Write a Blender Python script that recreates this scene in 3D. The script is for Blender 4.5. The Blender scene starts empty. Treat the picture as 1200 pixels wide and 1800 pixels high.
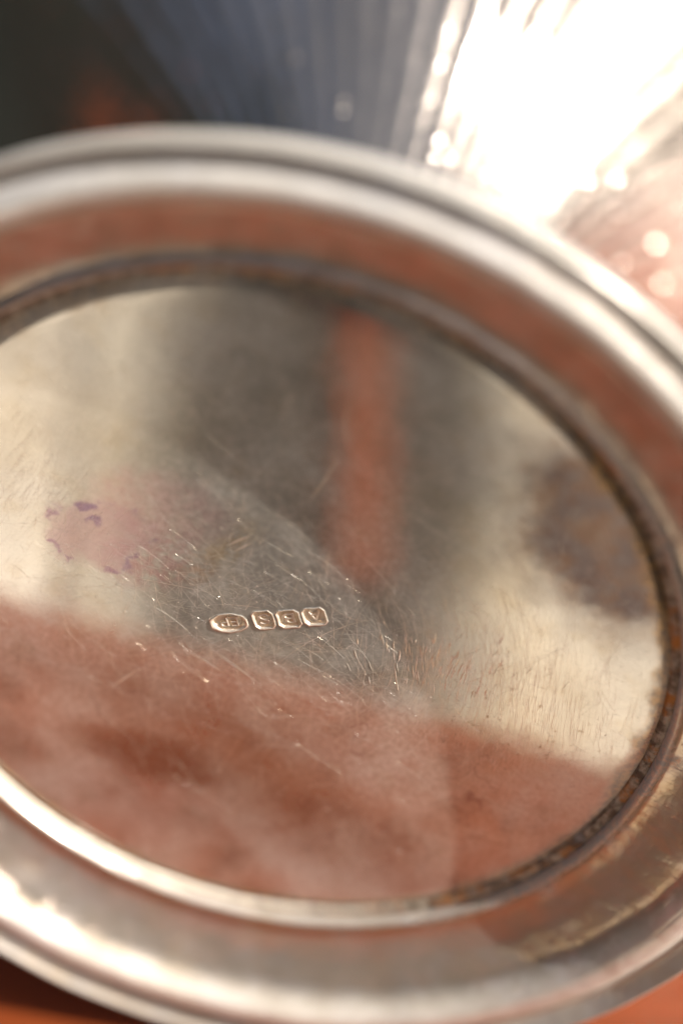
import bpy, bmesh, math, random
import numpy as np
from mathutils import Vector, Matrix
from mathutils.geometry import delaunay_2d_cdt

random.seed(7); RNG = np.random.default_rng(7)
scene = bpy.context.scene
COL = scene.collection
R = 0.0425                      # radius of the base plate, metres

# ------------------------------------------------------------------ camera, sky, sun, exposure
PITCH = math.radians(33.0)
CAM_H = 5.5156 * R              # the bench top is z = 0
cam_d = bpy.data.cameras.new('camera'); cam = bpy.data.objects.new('camera', cam_d); COL.objects.link(cam)
cam.location = (0, 0, CAM_H); cam.rotation_euler = (math.pi / 2 - PITCH, 0, 0)
cam_d.sensor_fit = 'VERTICAL'; cam_d.sensor_height = 36.0; cam_d.lens = 100.0
cam_d.clip_start = 0.01; cam_d.clip_end = 500
cam_d.dof.use_dof = True; cam_d.dof.focus_distance = 7.06 * R; cam_d.dof.aperture_fstop = 5.6
cam_d.dof.aperture_blades = 0
scene.camera = cam

SUN = Vector((0.7160, -0.3290, 0.6157)).normalized()
sun_d = bpy.data.lights.new('sun', 'SUN'); sun_d.energy = 5.0; sun_d.angle = math.radians(0.27); sun_d.color = (1.0, 0.95, 0.88)
sun = bpy.data.objects.new('sun', sun_d); COL.objects.link(sun)
sun.rotation_euler = SUN.to_track_quat('Z', 'Y').to_euler(); sun.location = SUN * 3

world = bpy.data.worlds.new('World'); scene.world = world; world.use_nodes = True
wn = world.node_tree; sky = wn.nodes.new('ShaderNodeTexSky'); sky.sky_type = 'NISHITA'; sky.sun_disc = False
sky.sun_elevation = math.asin(SUN.z); sky.sun_rotation = math.atan2(SUN.x, SUN.y)
sky.dust_density = 9.0; sky.air_density = 0.35; sky.ozone_density = 0.3
wn.links.new(sky.outputs[0], wn.nodes['Background'].inputs[0]); wn.nodes['Background'].inputs[1].default_value = 0.06

scene.view_settings.view_transform = 'Standard'; scene.view_settings.look = 'None'
scene.view_settings.exposure = 1.0; scene.view_settings.gamma = 1.0; scene.view_settings.use_curve_mapping = False
scene.render.engine = 'CYCLES'
scene.cycles.use_denoising = True
scene.cycles.blur_glossy = 0.3
scene.cycles.max_bounces = 8; scene.cycles.glossy_bounces = 6
scene.cycles.sample_clamp_indirect = 6.0

# ------------------------------------------------------------------ frame of the bowl: x, y in the base plate, z out of its underside
A_T, A_R, D0 = 0.677, 0.339, 7.049
CX, CY, FPX = 472.7, 1082.8, 5000.0
def w_from_cam(v):
    x, u, d = v
    return Vector((x, math.sin(PITCH) * u + math.cos(PITCH) * d, math.cos(PITCH) * u - math.sin(PITCH) * d))
n_c = (-math.sin(A_R) * math.sin(A_T), -math.cos(A_R) * math.sin(A_T), -math.cos(A_T))
NW = w_from_cam(n_c).normalized(); E1 = w_from_cam((math.cos(A_R), -math.sin(A_R), 0)).normalized(); E2 = NW.cross(E1).normalized()
if E2.z < 0: E2 = -E2
CW = w_from_cam(((CX - 600) / FPX * D0, (900 - CY) / FPX * D0, D0)) * R + Vector((0, 0, CAM_H))
M_BOWL = Matrix((( E1.x, E2.x, NW.x, CW.x), (E1.y, E2.y, NW.y, CW.y), (E1.z, E2.z, NW.z, CW.z), (0, 0, 0, 1)))

# ------------------------------------------------------------------ node helpers
class NT:
    def __init__(s, name):
        s.m = bpy.data.materials.new(name); s.m.use_nodes = True; s.t = s.m.node_tree
        s.t.nodes.clear(); s.out = s.t.nodes.new('ShaderNodeOutputMaterial')
    def n(s, typ, **kw):
        nd = s.t.nodes.new(typ)
        for k, v in kw.items(): setattr(nd, k, v)
        return nd
    def put(s, sock, v):
        if v is None: return
        if isinstance(v, bpy.types.NodeSocket): s.t.links.new(v, sock)
        else:
            if isinstance(v, tuple) and len(v) == 3 and sock.type == 'RGBA': v = (*v, 1)
            sock.default_value = v
    def math(s, op, a, b=None, c=None, clamp=False):
        nd = s.n('ShaderNodeMath', operation=op, use_clamp=clamp)
        for i, v in enumerate((a, b, c)): s.put(nd.inputs[i], v)
        return nd.outputs[0]
    def add(s, a, b): return s.math('ADD', a, b)
    def sub(s, a, b): return s.math('SUBTRACT', a, b)
    def mul(s, a, b): return s.math('MULTIPLY', a, b)
    def mx(s, a, b): return s.math('MAXIMUM', a, b)
    def vmath(s, op, a, b=None, scale=None):
        nd = s.n('ShaderNodeVectorMath', operation=op); s.put(nd.inputs[0], a)
        if b is not None: s.put(nd.inputs[1], b)
        if scale is not None: s.put(nd.inputs[3], scale)
        return nd.outputs[0]
    def step(s, x, lo, hi, a=0.0, b=1.0):
        nd = s.n('ShaderNodeMapRange', interpolation_type='SMOOTHSTEP'); s.put(nd.inputs[0], x)
        for i, v in zip((1, 2, 3, 4), (lo, hi, a, b)): s.put(nd.inputs[i], v)
        return nd.outputs[0]
    def noise(s, vec, scale, detail=3.0, rough=0.5, dist=0.0, out=0, dims='3D'):
        nd = s.n('ShaderNodeTexNoise', noise_dimensions=dims); s.put(nd.inputs['Vector'], vec); s.put(nd.inputs['Scale'], scale)
        s.put(nd.inputs['Detail'], detail); s.put(nd.inputs['Roughness'], rough); s.put(nd.inputs['Distortion'], dist)
        return nd.outputs[out]
    def mapping(s, vec, loc=(0, 0, 0), rot=(0, 0, 0), sc=(1, 1, 1)):
        nd = s.n('ShaderNodeMapping'); s.put(nd.inputs[0], vec); s.put(nd.inputs[1], loc); s.put(nd.inputs[2], rot); s.put(nd.inputs[3], sc)
        return nd.outputs[0]
    def mix(s, f, a, b):
        nd = s.n('ShaderNodeMix', data_type='RGBA'); s.put(nd.inputs[0], f); s.put(nd.inputs[6], a); s.put(nd.inputs[7], b)
        return nd.outputs[2]
    def coords(s):
        tc = s.n('ShaderNodeTexCoord'); return s.vmath('SCALE', tc.outputs['Object'], scale=1.0 / R)
    def xyz(s, v):
        nd = s.n('ShaderNodeSeparateXYZ'); s.put(nd.inputs[0], v); return nd.outputs
    def blob(s, vec, c, rx, ry, rot=0.0, soft=0.25, warp=None):
        """1 inside an irregular ellipse, 0 outside; also returns the distance (1 on the outline)."""
        v = vec if warp is None else warp
        m = s.n('ShaderNodeMapping', vector_type='TEXTURE'); s.put(m.inputs[0], v)
        s.put(m.inputs[1], (c[0], c[1], 0)); s.put(m.inputs[2], (0, 0, rot)); s.put(m.inputs[3], (rx, ry, 1e3))
        ln = s.n('ShaderNodeVectorMath', operation='LENGTH'); s.put(ln.inputs[0], m.outputs[0])
        return s.step(ln.outputs['Value'], 1 - soft, 1 + soft, 1.0, 0.0), ln.outputs['Value']
    def warp(s, vec, scale, amp, detail=3.0):
        nz = s.noise(vec, scale, detail, 0.6, out=1)
        return s.vmath('ADD', vec, s.vmath('SCALE', s.vmath('SUBTRACT', nz, (0.5, 0.5, 0.5)), scale=amp))
    def bump(s, h, strength, dist, normal=None):
        nd = s.n('ShaderNodeBump'); s.put(nd.inputs['Strength'], strength); s.put(nd.inputs['Distance'], dist)
        s.put(nd.inputs['Height'], h)
        if normal is not None: s.put(nd.inputs['Normal'], normal)
        return nd.outputs[0]
    def principled(s, color, rough, metallic=0.0, normal=None, **kw):
        p = s.n('ShaderNodeBsdfPrincipled'); s.put(p.inputs['Base Color'], color); s.put(p.inputs['Roughness'], rough)
        s.put(p.inputs['Metallic'], metallic)
        if normal is not None: s.put(p.inputs['Normal'], normal)
        for k, v in kw.items(): s.put(p.inputs[k], v)
        return p.outputs[0]
    def mixsh(s, f, a, b):
        nd = s.n('ShaderNodeMixShader'); s.put(nd.inputs[0], f); s.put(nd.inputs[1], a); s.put(nd.inputs[2], b); return nd.outputs[0]
    def done(s, sh): s.t.links.new(sh, s.out.inputs[0]); return s.m

def scratch_lines(t, vec, rot, sx, sy, scale, width, keep, seed):
    """thin wandering hairlines: iso-lines of a stretched noise, broken up by a second one"""
    v = t.mapping(vec, (seed, seed * 1.7, seed * 0.3), (0, 0, rot), (sx, sy, 1))
    nz = t.noise(v, scale, 1.5, 0.5)
    line = t.step(t.math('ABSOLUTE', t.sub(nz, 0.5)), 0.0, width, 1.0, 0.0)
    gate = t.step(t.noise(t.mapping(vec, (seed * 2.1, 0, 0)), 9.0, 2.0), keep, keep + 0.08)
    return t.mul(line, gate)

def silver_shader(t, col, rough, haze_rough, haze, film, film_col, normal):
    a = t.principled(col, rough, 1.0, normal)
    b = t.principled(col, haze_rough, 1.0, normal)
    c = t.n('ShaderNodeBsdfDiffuse'); t.put(c.inputs[0], film_col); t.put(c.inputs['Normal'], normal)
    return t.mixsh(film, t.mixsh(haze, a, b), c.outputs[0])

# ------------------------------------------------------------------ materials
def mat_disc():
    t = NT('tarnished_plate'); v = t.coords(); X = t.xyz(v); x, y = X[0], X[1]
    rad = t.math('SQRT', t.add(t.mul(x, x), t.mul(y, y)))
    w1 = t.warp(v, 6.0, 0.10, 4.0); w2 = t.warp(v, 14.0, 0.09, 5.0); w3 = t.warp(v, 3.0, 0.16, 5.0)
    fine = t.noise(v, 60.0, 4.0, 0.6); mid = t.noise(v, 9.0, 4.0, 0.6); big = t.noise(v, 2.2, 3.0, 0.5)
    col = t.mix(t.step(big, 0.35, 0.65), (0.72, 0.69, 0.63), (0.66, 0.60, 0.50))
    col = t.mix(t.mul(t.step(mid, 0.5, 0.75), 0.35), col, (0.55, 0.44, 0.28))
    # violet-pink stains left of the marks
    p1, _ = t.blob(v, (-0.33, 0.22), 0.17, 0.10, 0.15, 0.35, w2)
    p2, d2 = t.blob(v, (-0.46, 0.075), 0.13, 0.10, 0.5, 0.30, t.warp(w2, 7.0, 0.14, 5.0))
    p3, _ = t.blob(v, (-0.31, 0.06), 0.13, 0.09, 0.4, 0.5, w2)
    pn = t.step(t.noise(v, 26.0, 5.0, 0.7), 0.35, 0.6)
    col = t.mix(t.mul(p1, t.add(0.35, t.mul(pn, 0.35))), col, (0.62, 0.36, 0.34))
    col = t.mix(t.mul(p3, t.mul(pn, 0.8)), col, (0.58, 0.30, 0.29))
    col = t.mix(t.mul(p2, 0.6), col, (0.56, 0.34, 0.37))
    ringm = t.mul(t.step(t.math('ABSOLUTE', t.sub(d2, 1.0)), 0.0, 0.13, 1.0, 0.0), t.step(t.noise(v, 17.0, 3.0), 0.47, 0.55))
    col = t.mix(t.mul(ringm, 0.6), col, (0.30, 0.12, 0.26))
    ink, _ = t.blob(v, (-0.515, 0.135), 0.022, 0.016, 0.3, 0.3, w2)
    ink2, _ = t.blob(v, (-0.475, 0.095), 0.016, 0.012, 0.3, 0.6, w2)
    ink3, _ = t.blob(v, (-0.375, -0.005), 0.020, 0.014, 0.8, 0.6, w2)
    col = t.mix(t.mul(t.mx(ink, t.mx(ink2, t.mul(ink3, 0.7))), 0.7), col, (0.22, 0.10, 0.27))
    # ochre bloom right of it
    yb, _ = t.blob(v, (-0.16, 0.15), 0.035, 0.12, -0.5, 0.7, w2)
    col = t.mix(t.mul(yb, t.mul(pn, 0.6)), col, (0.62, 0.40, 0.12))
    # blue-brown tarnish by the right edge
    ta, _ = t.blob(v, (0.72, 0.59), 0.33, 0.24, -0.85, 0.36, t.warp(w2, 4.0, 0.22, 4.0))
    tb, _ = t.blob(v, (0.60, 0.80), 0.06, 0.20, 0.62, 0.4, w1)
    tar = t.mul(t.mx(ta, t.mul(tb, 0.8)), t.add(0.78, t.mul(t.noise(v, 22.0, 5.0, 0.7), 0.36)))
    tar = t.math('MINIMUM', tar, 1.0)
    tcol = t.mix(t.step(t.noise(v, 11.0, 4.0, 0.65), 0.4, 0.62), (0.080, 0.058, 0.060), (0.14, 0.090, 0.068))
    col = t.mix(tar, col, tcol)
    # brown shadowy tarnish low left, along the top edge, dark flecks
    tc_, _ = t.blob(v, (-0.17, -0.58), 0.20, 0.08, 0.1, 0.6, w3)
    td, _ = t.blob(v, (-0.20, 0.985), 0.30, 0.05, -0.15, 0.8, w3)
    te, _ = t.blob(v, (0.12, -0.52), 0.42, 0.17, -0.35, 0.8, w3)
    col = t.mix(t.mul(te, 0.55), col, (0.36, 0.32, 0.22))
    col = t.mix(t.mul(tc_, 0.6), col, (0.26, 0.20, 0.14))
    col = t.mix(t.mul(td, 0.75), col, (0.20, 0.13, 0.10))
    fz, _ = t.blob(v, (0.70, -0.12), 0.25, 0.16, -0.2, 0.6)
    fl = t.mul(t.step(t.noise(v, 38.0, 4.0, 0.7), 0.60, 0.68), t.add(0.15, fz))
    col = t.mix(t.math('MINIMUM', t.mul(fl, 0.8), 1.0), col, (0.22, 0.13, 0.06))
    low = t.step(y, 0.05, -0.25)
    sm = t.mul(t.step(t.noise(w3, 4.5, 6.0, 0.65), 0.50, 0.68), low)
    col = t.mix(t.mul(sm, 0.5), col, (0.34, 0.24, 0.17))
    crk = t.mul(t.step(t.math('ABSOLUTE', t.sub(t.noise(w1, 3.0, 3.0, 0.5), 0.5)), 0.0, 0.006, 1.0, 0.0), t.mul(low, t.step(t.noise(v, 4.0, 1.0), 0.52, 0.6)))
    col = t.mix(t.mul(crk, 0.6), col, (0.26, 0.10, 0.06))
    # corroded edge
    ed = t.mul(t.step(t.add(rad, t.mul(t.sub(mid, 0.5), 0.09)), 0.945, 0.99), 0.85)
    col = t.mix(ed, col, t.mix(t.step(fine, 0.4, 0.6), (0.16, 0.11, 0.07), (0.48, 0.28, 0.10)))
    # brushed bands: fine parallel tooling, stronger toward the right side
    br = t.noise(t.mapping(v, (0, 0, 0), (0, 0, -0.95), (140, 5, 1)), 1.0, 2.0, 0.6)
    br2 = t.noise(t.mapping(v, (4, 2, 0), (0, 0, -0.55), (110, 4, 1)), 1.0, 2.0, 0.6)
    brm = t.step(x, 0.15, 0.75)
    grain = t.noise(v, 240.0, 3.0, 0.7)
    dent = t.noise(v, 5.0, 2.0, 0.5)
    h = t.mul(grain, 0.05)
    h = t.add(h, t.mul(t.add(t.mul(t.mul(br, brm), 0.30), t.mul(br2, 0.16)), 1.0))
    nrm = t.bump(h, 0.12, 0.00005)
    nrm = t.bump(dent, 0.04, 0.0008, nrm)
    rough = t.add(t.add(0.045, t.mul(t.step(mid, 0.35, 0.7), 0.035)), t.add(t.mul(tar, 0.10), t.mul(ed, 0.25)))
    film = t.math('MINIMUM', t.add(t.add(0.20, t.mul(t.step(fine, 0.3, 0.75), 0.12)), t.mul(ed, 0.35)), 0.8)
    film = t.mul(film, t.sub(1.0, t.mul(tar, 0.75)))
    film = t.mul(film, t.step(t.noise(w3, 3.2, 5.0, 0.62), 0.30, 0.70, 0.50, 1.50))
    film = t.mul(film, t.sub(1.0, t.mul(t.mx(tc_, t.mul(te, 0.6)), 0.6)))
    filmc = t.mix(0.35, col, (0.88, 0.80, 0.68))
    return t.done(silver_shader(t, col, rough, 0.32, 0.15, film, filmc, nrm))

def mat_marks():
    t = NT('stamped_silver'); v = t.coords()
    g = t.noise(v, 220.0, 3.0, 0.6)
    nrm = t.bump(g, 0.4, 0.00003)
    col = t.mix(t.step(t.noise(v, 70.0, 3.0), 0.4, 0.65), (0.86, 0.76, 0.62), (0.72, 0.54, 0.36))
    return t.done(silver_shader(t, col, 0.24, 0.48, 0.4, 0.34, (0.92, 0.82, 0.68), nrm))  # golden light reflected in the punches is put into these colours

def mat_foot():
    t = NT('tarnished_foot'); v = t.coords(); X = t.xyz(v)
    rad = t.math('SQRT', t.add(t.mul(X[0], X[0]), t.mul(X[1], X[1])))
    ang = t.math('ARCTAN2', X[1], X[0])
    big = t.noise(v, 2.5, 4.0, 0.55); mid = t.noise(v, 10.0, 4.0, 0.65); fine = t.noise(v, 70.0, 4.0, 0.65)
    col = t.mix(t.step(big, 0.35, 0.65), (0.84, 0.81, 0.77), (0.76, 0.69, 0.59))
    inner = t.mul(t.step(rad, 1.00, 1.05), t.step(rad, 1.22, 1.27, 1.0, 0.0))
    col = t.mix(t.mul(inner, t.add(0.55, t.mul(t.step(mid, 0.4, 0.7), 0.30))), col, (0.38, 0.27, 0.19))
    lip = t.step(rad, 1.352, 1.365)
    col = t.mix(t.mul(lip, 0.3), col, (0.42, 0.40, 0.32))  # olive shade of the outer lip put into its colour
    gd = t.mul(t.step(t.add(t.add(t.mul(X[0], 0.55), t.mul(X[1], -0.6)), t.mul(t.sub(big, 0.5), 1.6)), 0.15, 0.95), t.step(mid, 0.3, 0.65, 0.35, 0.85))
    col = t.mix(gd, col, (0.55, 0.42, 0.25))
    wr = t.step(t.noise(t.warp(v, 5.0, 0.2, 4.0), 6.0, 6.0, 0.7), 0.52, 0.70)
    col = t.mix(t.mul(wr, 0.55), col, (0.50, 0.39, 0.25))
    gv = t.step(t.math('ABSOLUTE', t.sub(t.add(rad, t.mul(t.sub(mid, 0.5), 0.02)), 1.362)), 0.0, 0.016, 1.0, 0.0)
    col = t.mix(t.mul(gv, 0.7), col, (0.17, 0.13, 0.08))
    # rust creeping out of the seam, mostly on the right
    side = t.step(t.mul(t.add(X[0], t.mul(X[1], 0.1)), 1.0), 0.35, 0.95)
    edge = t.step(t.add(rad, t.mul(t.sub(mid, 0.5), 0.16)), 1.015, 1.075, 1.0, 0.0)
    ru = t.mul(edge, t.add(0.30, t.mul(side, 0.7)))
    col = t.mix(t.mul(ru, 0.9), col, t.mix(t.step(fine, 0.42, 0.6), (0.10, 0.07, 0.05), (0.42, 0.17, 0.04)))
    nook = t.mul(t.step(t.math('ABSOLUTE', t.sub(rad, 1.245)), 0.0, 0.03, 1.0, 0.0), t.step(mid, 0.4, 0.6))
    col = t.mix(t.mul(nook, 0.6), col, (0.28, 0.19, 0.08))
    fl = t.step(t.noise(v, 34.0, 4.0, 0.7), 0.64, 0.70)
    col = t.mix(t.mul(fl, 0.5), col, (0.28, 0.18, 0.08))
    # turned lines run round the foot
    cyl = t.n('ShaderNodeCombineXYZ'); t.put(cyl.inputs[0], t.mul(rad, 90.0)); t.put(cyl.inputs[1], t.mul(ang, 2.5)); t.put(cyl.inputs[2], X[2])
    turn = t.noise(cyl.outputs[0], 1.0, 2.0, 0.6)
    s = t.mx(scratch_lines(t, v, 0.4, 1, 7, 7, .012, .46, 2.0), t.mx(scratch_lines(t, v, 1.5, 1, 9, 9, .012, .46, 5.0), scratch_lines(t, v, 2.5, 1, 8, 8, .012, .46, 9.0)))
    h = t.add(t.mul(turn, 0.2), t.add(t.mul(fine, 0.4), t.mul(s, -0.9)))
    nrm = t.bump(h, 0.45, 0.00006)
    nrm = t.bump(t.noise(v, 4.0, 2.0), 0.3, 0.0012, nrm)
    nrm = t.bump(t.noise(v, 18.0, 3.0, 0.6), 0.18, 0.0003, nrm)
    rough = t.add(t.add(0.11, t.mul(mid, 0.08)), t.mul(ru, 0.3))
    film = t.add(t.sub(t.sub(t.step(rad, 1.06, 1.12, 0.46, 0.52), t.mul(inner, 0.38)), t.mul(lip, 0.15)), t.mul(ru, 0.3))
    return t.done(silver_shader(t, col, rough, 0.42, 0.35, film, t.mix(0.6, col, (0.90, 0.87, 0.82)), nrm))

def mat_body():
    t = NT('polished_silver'); v = t.coords()
    big = t.noise(v, 2.0, 3.0); fine = t.noise(v, 60.0, 4.0, 0.65)
    col = t.mix(t.step(big, 0.3, 0.7), (0.90, 0.85, 0.77), (0.84, 0.76, 0.65))
    dots = t.n('ShaderNodeTexVoronoi', feature='F1'); t.put(dots.inputs['Vector'], v); t.put(dots.inputs['Scale'], 10.0)
    dm = t.step(dots.outputs['Distance'], 0.05, 0.2, 1.0, 0.0)
    nrm = t.bump(t.add(t.mul(fine, 0.3), t.mul(dm, 2.0)), 0.6, 0.0003)
    nrm = t.bump(t.noise(v, 5.0, 3.0, 0.6), 0.5, 0.0012, nrm)
    return t.done(silver_shader(t, col, 0.085, 0.13, 0.3, 0.05, (0.85, 0.82, 0.78), nrm))

def mat_seam():
    t = NT('corroded_solder'); v = t.coords()
    a = t.noise(v, 30.0, 5.0, 0.7); b = t.noise(v, 9.0, 7.0, 0.75)
    col = t.mix(t.step(a, 0.40, 0.62), (0.13, 0.095, 0.065), (0.48, 0.42, 0.33))
    col = t.mix(t.step(b, 0.50, 0.62), col, (0.46, 0.20, 0.05))
    col = t.mix(t.mul(t.step(t.noise(v, 21.0, 3.0), 0.6, 0.7), 0.4), col, (0.22, 0.26, 0.30))
    X = t.xyz(v)
    clean = t.step(t.add(t.add(t.mul(X[0], -0.45), t.mul(X[1], -0.9)), t.mul(t.sub(b, 0.5), 0.8)), 0.35, 0.75)
    col = t.mix(clean, col, (0.70, 0.64, 0.54))
    nrm = t.bump(t.noise(v, 55.0, 5.0, 0.7), 0.8, 0.0004)
    return t.done(t.principled(col, 0.40, t.add(0.55, t.mul(clean, 0.4)), nrm))

def mat_wood(name='orange_varnished_wood', k=1.0):
    t = NT(name); tc = t.n('ShaderNodeTexCoord'); v = tc.outputs['Object']
    g = t.noise(t.mapping(v, sc=(3, 60, 60)), 1.0, 5.0, 0.6, 0.6)
    g2 = t.noise(t.mapping(v, sc=(20, 700, 700)), 1.0, 3.0, 0.6)
    col = t.mix(t.step(g, 0.3, 0.7), (0.19 * k, 0.042 * k, 0.010 * k), (0.12 * k, 0.023 * k, 0.005 * k))
    col = t.mix(t.mul(t.step(g2, 0.55, 0.75), 0.5), col, (0.20, 0.035, 0.008))
    nrm = t.bump(g2, 0.3, 0.0002)
    return t.done(t.principled(col, 0.45, 0.0, nrm, **{'Specular IOR Level': 0.3}))

def mat_plain(name, c1, c2, scale, rough, bump=0.002):
    t = NT(name); tc = t.n('ShaderNodeTexCoord'); v = tc.outputs['Object']
    a = t.noise(v, scale, 6.0, 0.65)
    return t.done(t.principled(t.mix(t.step(a, 0.35, 0.65), c1, c2), rough, 0.0, t.bump(a, 0.7, bump), **{'Specular IOR Level': 0.08}))

M_DISC, M_MARK, M_FOOT, M_BODY, M_SEAM, M_WOOD = mat_disc(), mat_marks(), mat_foot(), mat_body(), mat_seam(), mat_wood()
M_PLANK = mat_wood('bright_orange_wood', 0.95)
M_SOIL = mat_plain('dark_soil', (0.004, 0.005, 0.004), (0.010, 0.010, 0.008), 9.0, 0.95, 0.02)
M_PAVE = mat_plain('pale_stone', (0.42, 0.385, 0.33), (0.66, 0.61, 0.53), 14.0, 0.85)
def mat_cloth():
    t = NT('added_cloth'); tc = t.n('ShaderNodeTexCoord'); v = tc.outputs['Object']
    at = t.n('ShaderNodeAttribute', attribute_name='edge')
    a = t.noise(v, 60.0, 6.0, 0.65); e = t.add(at.outputs['Fac'], t.mul(t.sub(t.noise(v, 45.0, 5.0, 0.6), 0.5), 0.5))
    col = t.mix(t.step(a, 0.35, 0.65), (0.020, 0.019, 0.017), (0.032, 0.030, 0.027))
    col = t.mix(t.step(e, 0.95, 0.05), col, (0.46, 0.42, 0.35))          # soft edge of the mirror image painted as a pale fading border
    return t.done(t.principled(col, 0.95, 0.0, t.bump(a, 0.5, 0.001), **{'Specular IOR Level': 0.05}))
M_CLOTH = mat_cloth()

# ------------------------------------------------------------------ object helpers
def mesh_obj(name, verts, faces, mat, parent=None, smooth=True, loc=None):
    me = bpy.data.meshes.new(name); me.from_pydata([tuple(map(float, p)) for p in verts], [], faces)
    me.validate(); me.materials.append(mat)
    if smooth: me.polygons.foreach_set('use_smooth', [True] * len(me.polygons))
    me.update()
    o = bpy.data.objects.new(name, me); COL.objects.link(o)
    if parent is not None: o.parent = parent
    if loc is not None: o.location = loc
    return o
def tag(o, label=None, category=None, group=None, kind=None):
    for k, v in (('label', label), ('category', category), ('group', group), ('kind', kind)):
        if v: o[k] = v
    return o
def box(name, lo, hi, mat, parent=None, bevel=0.002):
    bm = bmesh.new(); bmesh.ops.create_cube(bm, size=1.0)
    for vv in bm.verts:
        vv.co = Vector([lo[i] + (vv.co[i] + 0.5) * (hi[i] - lo[i]) for i in range(3)])
    if bevel: bmesh.ops.bevel(bm, geom=bm.edges[:], offset=bevel, segments=2, affect='EDGES', profile=0.5)
    me = bpy.data.meshes.new(name); bm.to_mesh(me); bm.free(); me.materials.append(mat)
    o = bpy.data.objects.new(name, me); COL.objects.link(o)
    if parent is not None: o.parent = parent
    return o
def catmull(pts, per=6):
    p = np.array(pts, float); p = np.vstack([2 * p[0] - p[1], p, 2 * p[-1] - p[-2]]); out = []
    for i in range(1, len(p) - 2):
        for k in range(per):
            t = k / per
            out.append(0.5 * ((2 * p[i]) + (-p[i-1] + p[i+1]) * t + (2*p[i-1] - 5*p[i] + 4*p[i+1] - p[i+2]) * t*t + (-p[i-1] + 3*p[i] - 3*p[i+1] + p[i+2]) * t**3))
    out.append(p[-2]); return np.array(out)
def lathe(name, prof, seg, mat, parent, fn=None):
    """prof: (r, h) in units of R"""
    prof = np.array(prof); nP = len(prof); th = np.linspace(0, 2 * np.pi, seg, endpoint=False)
    rr = np.repeat(prof[:, 0][:, None], seg, 1); hh = np.repeat(prof[:, 1][:, None], seg, 1); tt = np.repeat(th[None], nP, 0)
    if fn: rr, hh = fn(rr, hh, tt)
    V = np.stack([rr * np.cos(tt), rr * np.sin(tt), hh], -1).reshape(-1, 3) * R
    F = []
    for i in range(nP - 1):
        for j in range(seg):
            k = (j + 1) % seg; F.append((i * seg + j, i * seg + k, (i + 1) * seg + k, (i + 1) * seg + j))
    return mesh_obj(name, V, F, mat, parent)
def wob(tt, seed, amp, kmax=9):
    g = np.random.default_rng(seed); o = np.zeros_like(tt)
    for k in range(2, kmax): o += g.normal() / k * np.cos(k * tt + g.uniform(0, 6.28))
    return amp * o

# ------------------------------------------------------------------ the ground, in view and in the reflections
GZ = -10.6 * R
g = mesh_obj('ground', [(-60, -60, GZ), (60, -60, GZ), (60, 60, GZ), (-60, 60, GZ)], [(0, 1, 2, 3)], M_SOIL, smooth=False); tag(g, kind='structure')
def rel(x, y, z): return (CW.x + x * R, CW.y + y * R, z)
# dark hedge behind on the left (mirrored in the flutes)
M_LEAF = mat_plain('dark_foliage', (0.006, 0.009, 0.005), (0.014, 0.018, 0.010), 14.0, 0.8, 0.03)  # leaf tones kept very low; the hedge's shade is put into them
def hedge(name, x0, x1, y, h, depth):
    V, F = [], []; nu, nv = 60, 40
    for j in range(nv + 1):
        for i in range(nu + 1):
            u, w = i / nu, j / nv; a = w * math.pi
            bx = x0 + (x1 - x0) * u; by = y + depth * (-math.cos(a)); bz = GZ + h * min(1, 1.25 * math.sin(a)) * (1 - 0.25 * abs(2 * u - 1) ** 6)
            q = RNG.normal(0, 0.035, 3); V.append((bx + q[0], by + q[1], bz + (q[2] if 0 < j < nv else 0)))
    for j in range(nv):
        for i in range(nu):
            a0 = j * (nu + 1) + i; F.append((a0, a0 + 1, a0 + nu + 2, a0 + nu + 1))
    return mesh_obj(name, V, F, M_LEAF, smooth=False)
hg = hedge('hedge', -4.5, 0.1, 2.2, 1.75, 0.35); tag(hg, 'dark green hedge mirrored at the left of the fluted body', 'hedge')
# added off-frame props before the bench, shaped for their mirror images: ledge, cloth, stick
SZ = -0.35 * R
lg = box('added_ledge', rel(-3.3, -3.8, GZ), rel(1.3, -1.27, SZ), M_PAVE, None, 0.003)
tag(lg, 'added unseen ledge of pale stone, mirrored as cream light in the base plate', 'stone ledge')
NX, NY = 40, 40; V = []; F = []; EDGE = []
for j in range(NY + 1):
    for i in range(NX + 1):
        u, w = i / NX, j / NY
        y = -3.75 + 2.46 * w
        xl = np.interp(y, [-3.95, -3.05, -2.5, -2.0, -1.6, -1.29], [-2.2, -2.08, -1.82, -1.62, -1.40, -1.25]) + 0.02 * math.sin(y * 9)
        xr = np.interp(y, [-3.95, -3.5, -3.1, -2.68, -2.2, -1.79, -1.29], [-0.85, -0.68, -0.50, -0.33, -0.27, -0.20, -0.12]) + 0.02 * math.sin(y * 11 + 1)
        xl -= 0.24; xr += 0.26
        x = xl + (xr - xl) * u; EDGE.append(min(1.0, min(x - xl, xr - x) / 0.52))
        V.append(rel(x, y, SZ + 0.0014 + 0.0006 * math.sin(x * 9 + y * 3) * math.sin(y * 7 - x * 4)))
for j in range(NY):
    for i in range(NX):
        a0 = j * (NX + 1) + i; F.append((a0, a0 + 1, a0 + NX + 2, a0 + NX + 1))
cl = mesh_obj('added_cloth', V, F, M_CLOTH); cl.data.attributes.new('edge', 'FLOAT', 'POINT').data.foreach_set('value', EDGE); tag(cl, 'added unseen charcoal cloth mirrored as the dark patch in the base plate', 'cloth')
sol = cl.modifiers.new('thickness', 'SOLIDIFY'); sol.thickness = 0.0006
pa, pb = Vector(rel(-1.37, -3.70, 0)), Vector(rel(-0.62, -1.90, 0)); dr = (pb - pa); L = dr.length
pl = box('added_stick', (0, -0.0042, 0), (L, 0.0042, 0.004), M_PLANK, None, 0.0008)
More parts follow.
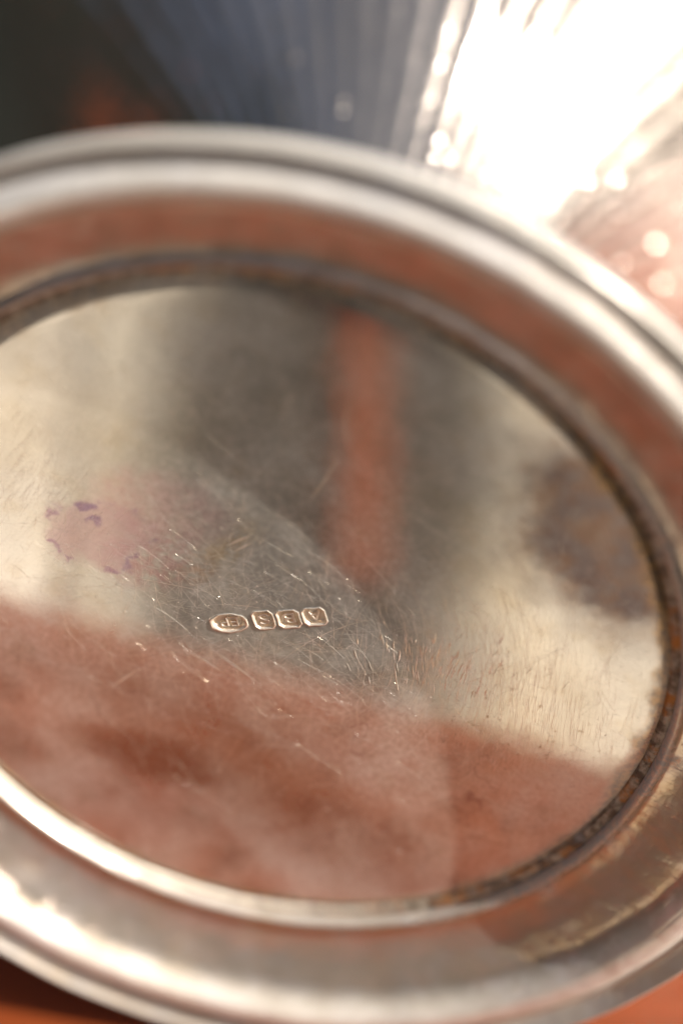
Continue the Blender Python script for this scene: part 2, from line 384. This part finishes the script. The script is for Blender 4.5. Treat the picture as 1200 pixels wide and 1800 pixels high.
pl.location = (pa.x, pa.y, SZ + 0.0022); pl.rotation_euler = (0, 0, math.atan2(dr.y, dr.x))
tag(pl, 'added unseen orange wooden stick mirrored as an upright stripe in the base plate', 'stick')

# ------------------------------------------------------------------ the bench the bowl lies on
bench = bpy.data.objects.new('wooden_bench', None); COL.objects.link(bench); bench.location = (CW.x, CW.y, GZ)
tag(bench, 'orange varnished wooden bench under the silver bowl', 'bench')
yf, yb = -1.2 * R, 3.7 * R
seat = box('seat', (-0.21, yf, -GZ - 0.028), (0.50, yb, -GZ), M_WOOD, bench, 0.003)
for sx in (-0.19, 0.41):
    for sy in (yf + 0.02, yb - 0.06):
        box('leg', (sx, sy, 0.0), (sx + 0.045, sy + 0.04, -GZ - 0.029), M_WOOD, bench, 0.003)

# ------------------------------------------------------------------ the silver bowl, lying on its side
bowl = bpy.data.objects.new('silver_bowl', None); COL.objects.link(bowl); bowl.matrix_world = M_BOWL
tag(bowl, 'tarnished silver fluted bowl lying on its side, round hallmarked base facing out', 'bowl')

def zdisc(x, y):
    """height of the base plate, units of R"""
    x = np.asarray(x, float); y = np.asarray(y, float); r2 = x * x + y * y
    z = 0.004 * (1 - r2)
    z = z + 0.0012 * np.sin(3.1 * x + 1.3 * y + 0.5) * np.sin(2.3 * y - 1.1 * x)
    r = np.sqrt(r2); z = z - 0.012 * np.clip((r - 0.955) / 0.045, 0, 1) ** 2
    a = np.arctan2(y, x)
    z = z - 0.0025 * np.exp(-((r - 0.968) / 0.011) ** 2) * np.exp(-((a - 0.12) / 0.13) ** 2)     # dent by the right edge
    z = z + 0.002 * np.exp(-((r - 0.935) / 0.014) ** 2) * np.exp(-((a - 0.16) / 0.10) ** 2)
    return z

# hallmark punches: centre, half extents, turn, shape, letters (they read upside down from here)
MARK_ROT = math.atan2(0.0234, 0.0407)
MARKS = [((-0.0888, -0.0618), 0.0440, 0.0255, 'oval', 'EP', 'oval stamp reading EP'),
         ((-0.0092, -0.0146), 0.0240, 0.0250, 'oct', 'S', 'stamp reading S'),
         ((0.0485, 0.0163), 0.0265, 0.0242, 'oct', 'B', 'stamp reading B'),
         ((0.1063, 0.0512), 0.0270, 0.0238, 'oct', 'A', 'stamp reading A')]
def letter_tris(txt):
    cu = bpy.data.curves.new('tmp_text', 'FONT'); cu.body = txt; cu.align_x = 'CENTER'; cu.align_y = 'CENTER'; cu.size = 1.0; cu.offset = 0.012
    ob = bpy.data.objects.new('tmp_text', cu); COL.objects.link(ob)
    me = bpy.data.meshes.new_from_object(ob.evaluated_get(bpy.context.evaluated_depsgraph_get()))
    me.calc_loop_triangles(); co = np.array([v.co[:2] for v in me.vertices]); tr = np.array([t.vertices[:] for t in me.loop_triangles])
    bpy.data.objects.remove(ob); bpy.data.curves.remove(cu); bpy.data.meshes.remove(me)
    return co, tr
def coverage(co, tr, px, py):
    m = np.zeros(px.shape, bool)
    for a, b, c in co[tr]:
        d1 = (px - b[0]) * (a[1] - b[1]) - (a[0] - b[0]) * (py - b[1])
        d2 = (px - c[0]) * (b[1] - c[1]) - (b[0] - c[0]) * (py - c[1])
        d3 = (px - a[0]) * (c[1] - a[1]) - (c[0] - a[0]) * (py - a[1])
        m |= ~(((d1 < 0) | (d2 < 0) | (d3 < 0)) & ((d1 > 0) | (d2 > 0) | (d3 > 0)))
    return m
def blur(a, k=1):
    for _ in range(k):
        p = np.pad(a, 1, mode='edge'); a = (p[:-2, 1:-1] + p[2:, 1:-1] + p[1:-1, :-2] + p[1:-1, 2:] + 2 * p[1:-1, 1:-1]) / 6
    return a
holes = []
cr, sr = math.cos(MARK_ROT), math.sin(MARK_ROT)
GU, GV = 96, 76
for (c, hw, hh, shp, txt, lab) in MARKS:
    mw, mh = hw + 0.0058, hh + 0.0085
    U, Vv = np.meshgrid(np.linspace(-mw, mw, GU + 1), np.linspace(-mh, mh, GV + 1))
    ctr = np.array(c)
    if shp == 'oval': sd = (np.sqrt((U / hw) ** 2 + (Vv / hh) ** 2) - 1) * min(hw, hh)
    else:
        q = 0.30 * min(hw, hh)
        sd = np.maximum.reduce([np.abs(U) - hw, np.abs(Vv) - hh, (np.abs(U) + np.abs(Vv) - (hw + hh - 1.15 * q)) * 0.7071])
    sd = sd + 0.0009 * np.sin(U * 210 + 3 * ctr[0] * 50) * np.sin(Vv * 170 + 1)
    ss = lambda x, a, b: (lambda t_: t_ * t_ * (3 - 2 * t_))(np.clip((x - a) / (b - a), 0, 1))
    H = -0.0100 * (1 - ss(sd, -0.0055, 0.0005)) + 0.0022 * np.exp(-((sd - 0.0026) / 0.0018) ** 2)
    co, tr = letter_tris(txt); mn, mxx = co.min(0), co.max(0); co = (co - (mn + mxx) / 2) / (mxx - mn) * 2
    lw, lh = (hw * 0.58, hh * 0.52) if shp == 'oval' else (hw * 0.60, hh * 0.64)
    cov = coverage(co, tr, -U / lw, -Vv / lh).astype(float)                  # turned by 180 degrees
    H = H + 0.0090 * blur(cov, 1)
    fall = np.minimum(1, np.minimum((mw - np.abs(U)), (mh - np.abs(Vv))) / 0.0016)
    H = H * fall
    X = ctr[0] + U * cr - Vv * sr; Y = ctr[1] + U * sr + Vv * cr
    Z = zdisc(X, Y) + H
    F = [(j * (GU + 1) + i, j * (GU + 1) + i + 1, (j + 1) * (GU + 1) + i + 1, (j + 1) * (GU + 1) + i) for j in range(GV) for i in range(GU)]
    o = mesh_obj('hallmark', np.stack([X, Y, Z], -1).reshape(-1, 3) * R, F, M_MARK, bowl); o['label'] = lab
    o.data.materials.append(M_DISC)
    fsd = ((sd[:-1, :-1] + sd[1:, 1:]) / 2).ravel()
    o.data.polygons.foreach_set('material_index', (fsd > 0.0040).astype(np.int32))
    P = np.stack([X, Y], -1)
    ringp = np.vstack([P[0, :-1], P[:-1, -1], P[-1, ::-1][:-1], P[::-1, 0][:-1]])
    holes.append((ctr, mw, mh, ringp))

# base plate: dense triangulated sheet with the punches cut out
pts = []; edges = []
NR = 420
for k in range(NR): a = 2 * math.pi * k / NR; pts.append((math.cos(a), math.sin(a))); edges.append((k, (k + 1) % NR))
for (_, _, _, rp) in holes:
    b = len(pts); pts += [tuple(p) for p in rp]; edges += [(b + i, b + (i + 1) % len(rp)) for i in range(len(rp))]
def in_hole(x, y, pad=0.0):
    for (ctr, mw, mh, _) in holes:
        dx, dy = x - ctr[0], y - ctr[1]; u = dx * cr + dy * sr; w = -dx * sr + dy * cr
        if abs(u) < mw + pad and abs(w) < mh + pad: return True
    return False
rings = list(np.arange(0.03, 0.90, 0.03)) + list(np.arange(0.90, 0.996, 0.008))
for r_ in rings:
    m_ = max(10, int(2 * math.pi * r_ / (0.03 if r_ < 0.88 else 0.018))); off = RNG.uniform(0, 6.28)
    for k in range(m_):
        a = off + 2 * math.pi * k / m_; x, y = r_ * math.cos(a), r_ * math.sin(a)
        if not in_hole(x, y, 0.004): pts.append((x, y))
vo, _, fo, *_ = delaunay_2d_cdt([Vector(p) for p in pts], edges, [], 0, 1e-7)
vo = np.array([(p.x, p.y) for p in vo]); fk = []
for f in fo:
    cc = vo[list(f)].mean(0)
    if not in_hole(cc[0], cc[1], -1e-6): fk.append(tuple(f))
plate = mesh_obj('base_plate', np.c_[vo, zdisc(vo[:, 0], vo[:, 1])] * R, fk, M_DISC, bowl)

# corroded solder seam between plate and foot
prof = catmull([(0.985, -0.030), (0.990, -0.006), (1.000, 0.002), (1.012, 0.004), (1.024, 0.000), (1.034, -0.02)], 4)
def seam_fn(r, h, t):
    side = np.clip(0.55 + 0.6 * np.cos(t - 0.05), 0.15, 1)
    nz = sum(np.sin(k * t + k * k) / k for k in (37, 53, 81, 113, 149)) * 1.0
    wide = np.clip(0.5 + 0.7 * np.cos(t - 0.15), 0.12, 1)
    r = np.where(r < 1.005, 1.005 - (1.005 - r) * (0.25 + 0.6 * wide), r)
    return r + 0.05 * nz * (r - 1.0) + 0.004 * np.sin(3 * t + 1) * 0.5, h + 0.09 * nz * side * 0.45 * (h > -0.015)
lathe('solder_seam', prof, 720, M_SEAM, bowl, seam_fn)

# hollow foot: bead, cove, ridge, rim, and the outside down to the stem
inner = [(1.018, -0.030), (1.020, -0.004), (1.023, 0.012), (1.028, 0.024), (1.036, 0.029), (1.045, 0.026), (1.053, 0.020), (1.064, 0.018), (1.095, 0.024), (1.145, 0.040), (1.185, 0.057),
         (1.218, 0.073), (1.238, 0.088), (1.256, 0.112), (1.276, 0.132), (1.298, 0.139), (1.318, 0.136), (1.336, 0.123), (1.350, 0.107), (1.362, 0.100), (1.375, 0.106), (1.390, 0.121), (1.401, 0.134), (1.408, 0.138), (1.413, 0.132),
         (1.410, 0.105), (1.400, 0.070), (1.360, 0.020), (1.240, -0.065), (1.05, -0.17), (0.82, -0.30), (0.62, -0.46), (0.48, -0.62), (0.43, -0.74)]
def foot_fn(r, h, t):
    return r + wob(t, 3, 0.004) + wob(t, 23, 0.0022, 60), h + (wob(t, 5, 0.004) + wob(t, 29, 0.0022, 70)) * np.clip((r - 1.0) / 0.2, 0, 1)
lathe('foot_ring', catmull(inner, 5), 384, M_FOOT, bowl, foot_fn)

# fluted body
LB = 3.22; RB = 1.453 + (LB + 0.155) * 0.0711
bp = [(0.43, -0.74), (0.405, -0.84), (0.395, -1.00), (0.41, -1.18), (0.46, -1.42), (0.56, -1.65), (0.72, -1.88), (0.945, -2.10), (1.20, -2.335), (1.425, -2.60), (1.59, -2.90), (RB - 0.012, -3.14), (RB, -LB), (RB - 0.02, -LB - 0.015),
      (RB - 0.06, -3.14), (1.525, -2.95), (1.35, -2.68), (1.12, -2.41), (0.87, -2.17), (0.67, -1.96), (0.45, -1.78), (0.28, -1.68), (0.12, -1.64), (0.01, -1.63)]
NF = 56
def body_fn(r, h, t):
    k = np.clip((-h - 1.0) / 0.3, 0, 1) * np.clip((3.1 + h) / 0.25, 0, 1)
    fl = np.abs(np.sin(NF * t / 2 + 0.4)) ** 0.8 - 0.6
    return r + 0.011 * r * k * fl * (1 + 0.5 * np.sin(5 * t + 1)) + 0.004 * np.sin(7 * t + 3 * h) * np.sin(4 * h + 2 * t) * k, h
lathe('fluted_body', catmull(bp, 6), NF * 16, M_BODY, bowl, body_fn)

# ------------------------------------------------------------------ wear on the plate: thousands of hairline burrs too fine to count
def wear_mat():
    t = NT('bright_scratch'); v = t.coords()
    col = t.mix(t.step(t.noise(v, 30.0, 2.0), 0.4, 0.6), (0.85, 0.80, 0.72), (0.80, 0.68, 0.50))
    return t.done(silver_shader(t, col, 0.25, 0.45, 0.4, 0.20, (0.88, 0.82, 0.72), None))
WV, WF = [], []
BR_A, BL_A, CH_A, LONG_A = 101.0, 74.0, 99.0, -20.0
def burr(x, y, ang, length, curv, width, height, segs=5):
    path = []; a = ang - curv * length / 2; px, py = x - math.cos(ang) * length / 2, y - math.sin(ang) * length / 2
    for k in range(segs + 1):
        path.append((px, py, a)); px += math.cos(a) * length / segs; py += math.sin(a) * length / segs; a += curv * length / segs
    prev = None
    for k, (qx, qy, qa) in enumerate(path):
        if qx * qx + qy * qy > 0.94 ** 2 or in_hole(qx, qy, 0.002): prev = None; continue
        w = width * math.sin(math.pi * (k + 0.35) / (segs + 0.7)); nx, ny = -math.sin(qa) * w / 2, math.cos(qa) * w / 2
        b = len(WV)
        for (ox, oy, oz) in ((nx, ny, -0.00005), (0, 0, height * w / width), (-nx, -ny, -0.00005)): WV.append((qx + ox, qy + oy, oz))
        if prev is not None:
            WF.append((prev, prev + 1, b + 1, b)); WF.append((prev + 1, prev + 2, b + 2, b + 1))
        prev = b
G = np.random.default_rng(11)
def ang_noise(): return G.uniform(0, math.pi)
for _ in range(2600):                                   # random hair scratches, densest round the stamps
    if G.random() < 0.6: x, y = G.normal(0.0, 0.33), G.normal(0.0, 0.22)
    else: q = math.sqrt(G.random()) * 0.93; a = G.uniform(0, 6.283); x, y = q * math.cos(a), q * math.sin(a)
    burr(x, y, ang_noise(), min(0.35, G.lognormal(-2.9, 0.8)), G.normal(0, 4.0), G.uniform(0.0003, 0.0008) * (1 + 1.2 * (G.random() < 0.06)), G.uniform(0.00005, 0.00016))
for _ in range(800):                                   # brushed lines on the right
    burr(G.normal(0.66, 0.16), G.normal(0.02, 0.13), math.radians(BR_A) + G.normal(0, 0.06), G.uniform(0.03, 0.14), G.normal(0, 0.5), G.uniform(0.0003, 0.0007), G.uniform(0.00002, 0.00007))
for _ in range(600):                                    # slanting lines on the left
    burr(G.normal(-0.62, 0.12), G.normal(0.22, 0.16), math.radians(BL_A) + G.normal(0, 0.08), G.uniform(0.02, 0.09), G.normal(0, 0.5), G.uniform(0.0003, 0.0007), G.uniform(0.00002, 0.00007))
for _ in range(120):                                    # short chatter marks right of the stamps
    u = G.normal(0, 0.09); w = G.normal(0, 0.045)
    burr(0.43 + u * 0.9 - w * 0.4, 0.04 + u * 0.35 + w, math.radians(CH_A) - 1.6 * u + G.normal(0, 0.12), G.uniform(0.012, 0.045), G.normal(0, 6), G.uniform(0.0015, 0.0034), G.uniform(0.0004, 0.0011), 4)
for _ in range(420):                                    # long arcs sweeping right of the stamps
    q = G.normal(0.52, 0.13); a = G.normal(0.22, 0.35)
    burr(q * math.cos(a), q * math.sin(a), a + math.pi / 2 + G.normal(0.1, 0.1), G.uniform(0.05, 0.2), 1.6, G.uniform(0.0004, 0.0009), G.uniform(0.00006, 0.00016), 7)
for (x, y, a, l, w, hh_) in [(-0.03, -0.20, 0, 0.15, 0.004, 0.0006), (-0.055, -0.185, 0, 0.12, 0.003, 0.0005), (-0.10, -0.215, 2, 0.08, 0.005, 0.0005), (-0.13, 0.20, 50, 0.07, 0.005, 0.0006),
                             (-0.115, 0.185, 52, 0.06, 0.004, 0.0005), (0.02, 0.47, 80, 0.2, 0.002, 0.0003), (0.12, -0.30, 30, 0.10, 0.003, 0.0004), (-0.30, -0.36, 60, 0.10, 0.004, 0.0005)]:
    burr(x, y, math.radians(a) + math.radians(LONG_A if abs(a) < 5 else 0), l, G.normal(0, 1), w, hh_, 7)
for _ in range(230):                                    # dust grains and pits
    q = math.sqrt(G.random()) * 0.92; a = G.uniform(0, 6.283)
    burr(q * math.cos(a), q * math.sin(a), ang_noise(), G.uniform(0.002, 0.007), 0, G.uniform(0.0018, 0.0042), G.uniform(0.0004, 0.0012), 2)
WV = np.array(WV); WV[:, 2] += zdisc(WV[:, 0], WV[:, 1]); WV[:, 2] += 0.00004
sc = mesh_obj('scratches', WV * R, WF, wear_mat(), plate, smooth=False); sc['kind'] = 'stuff'
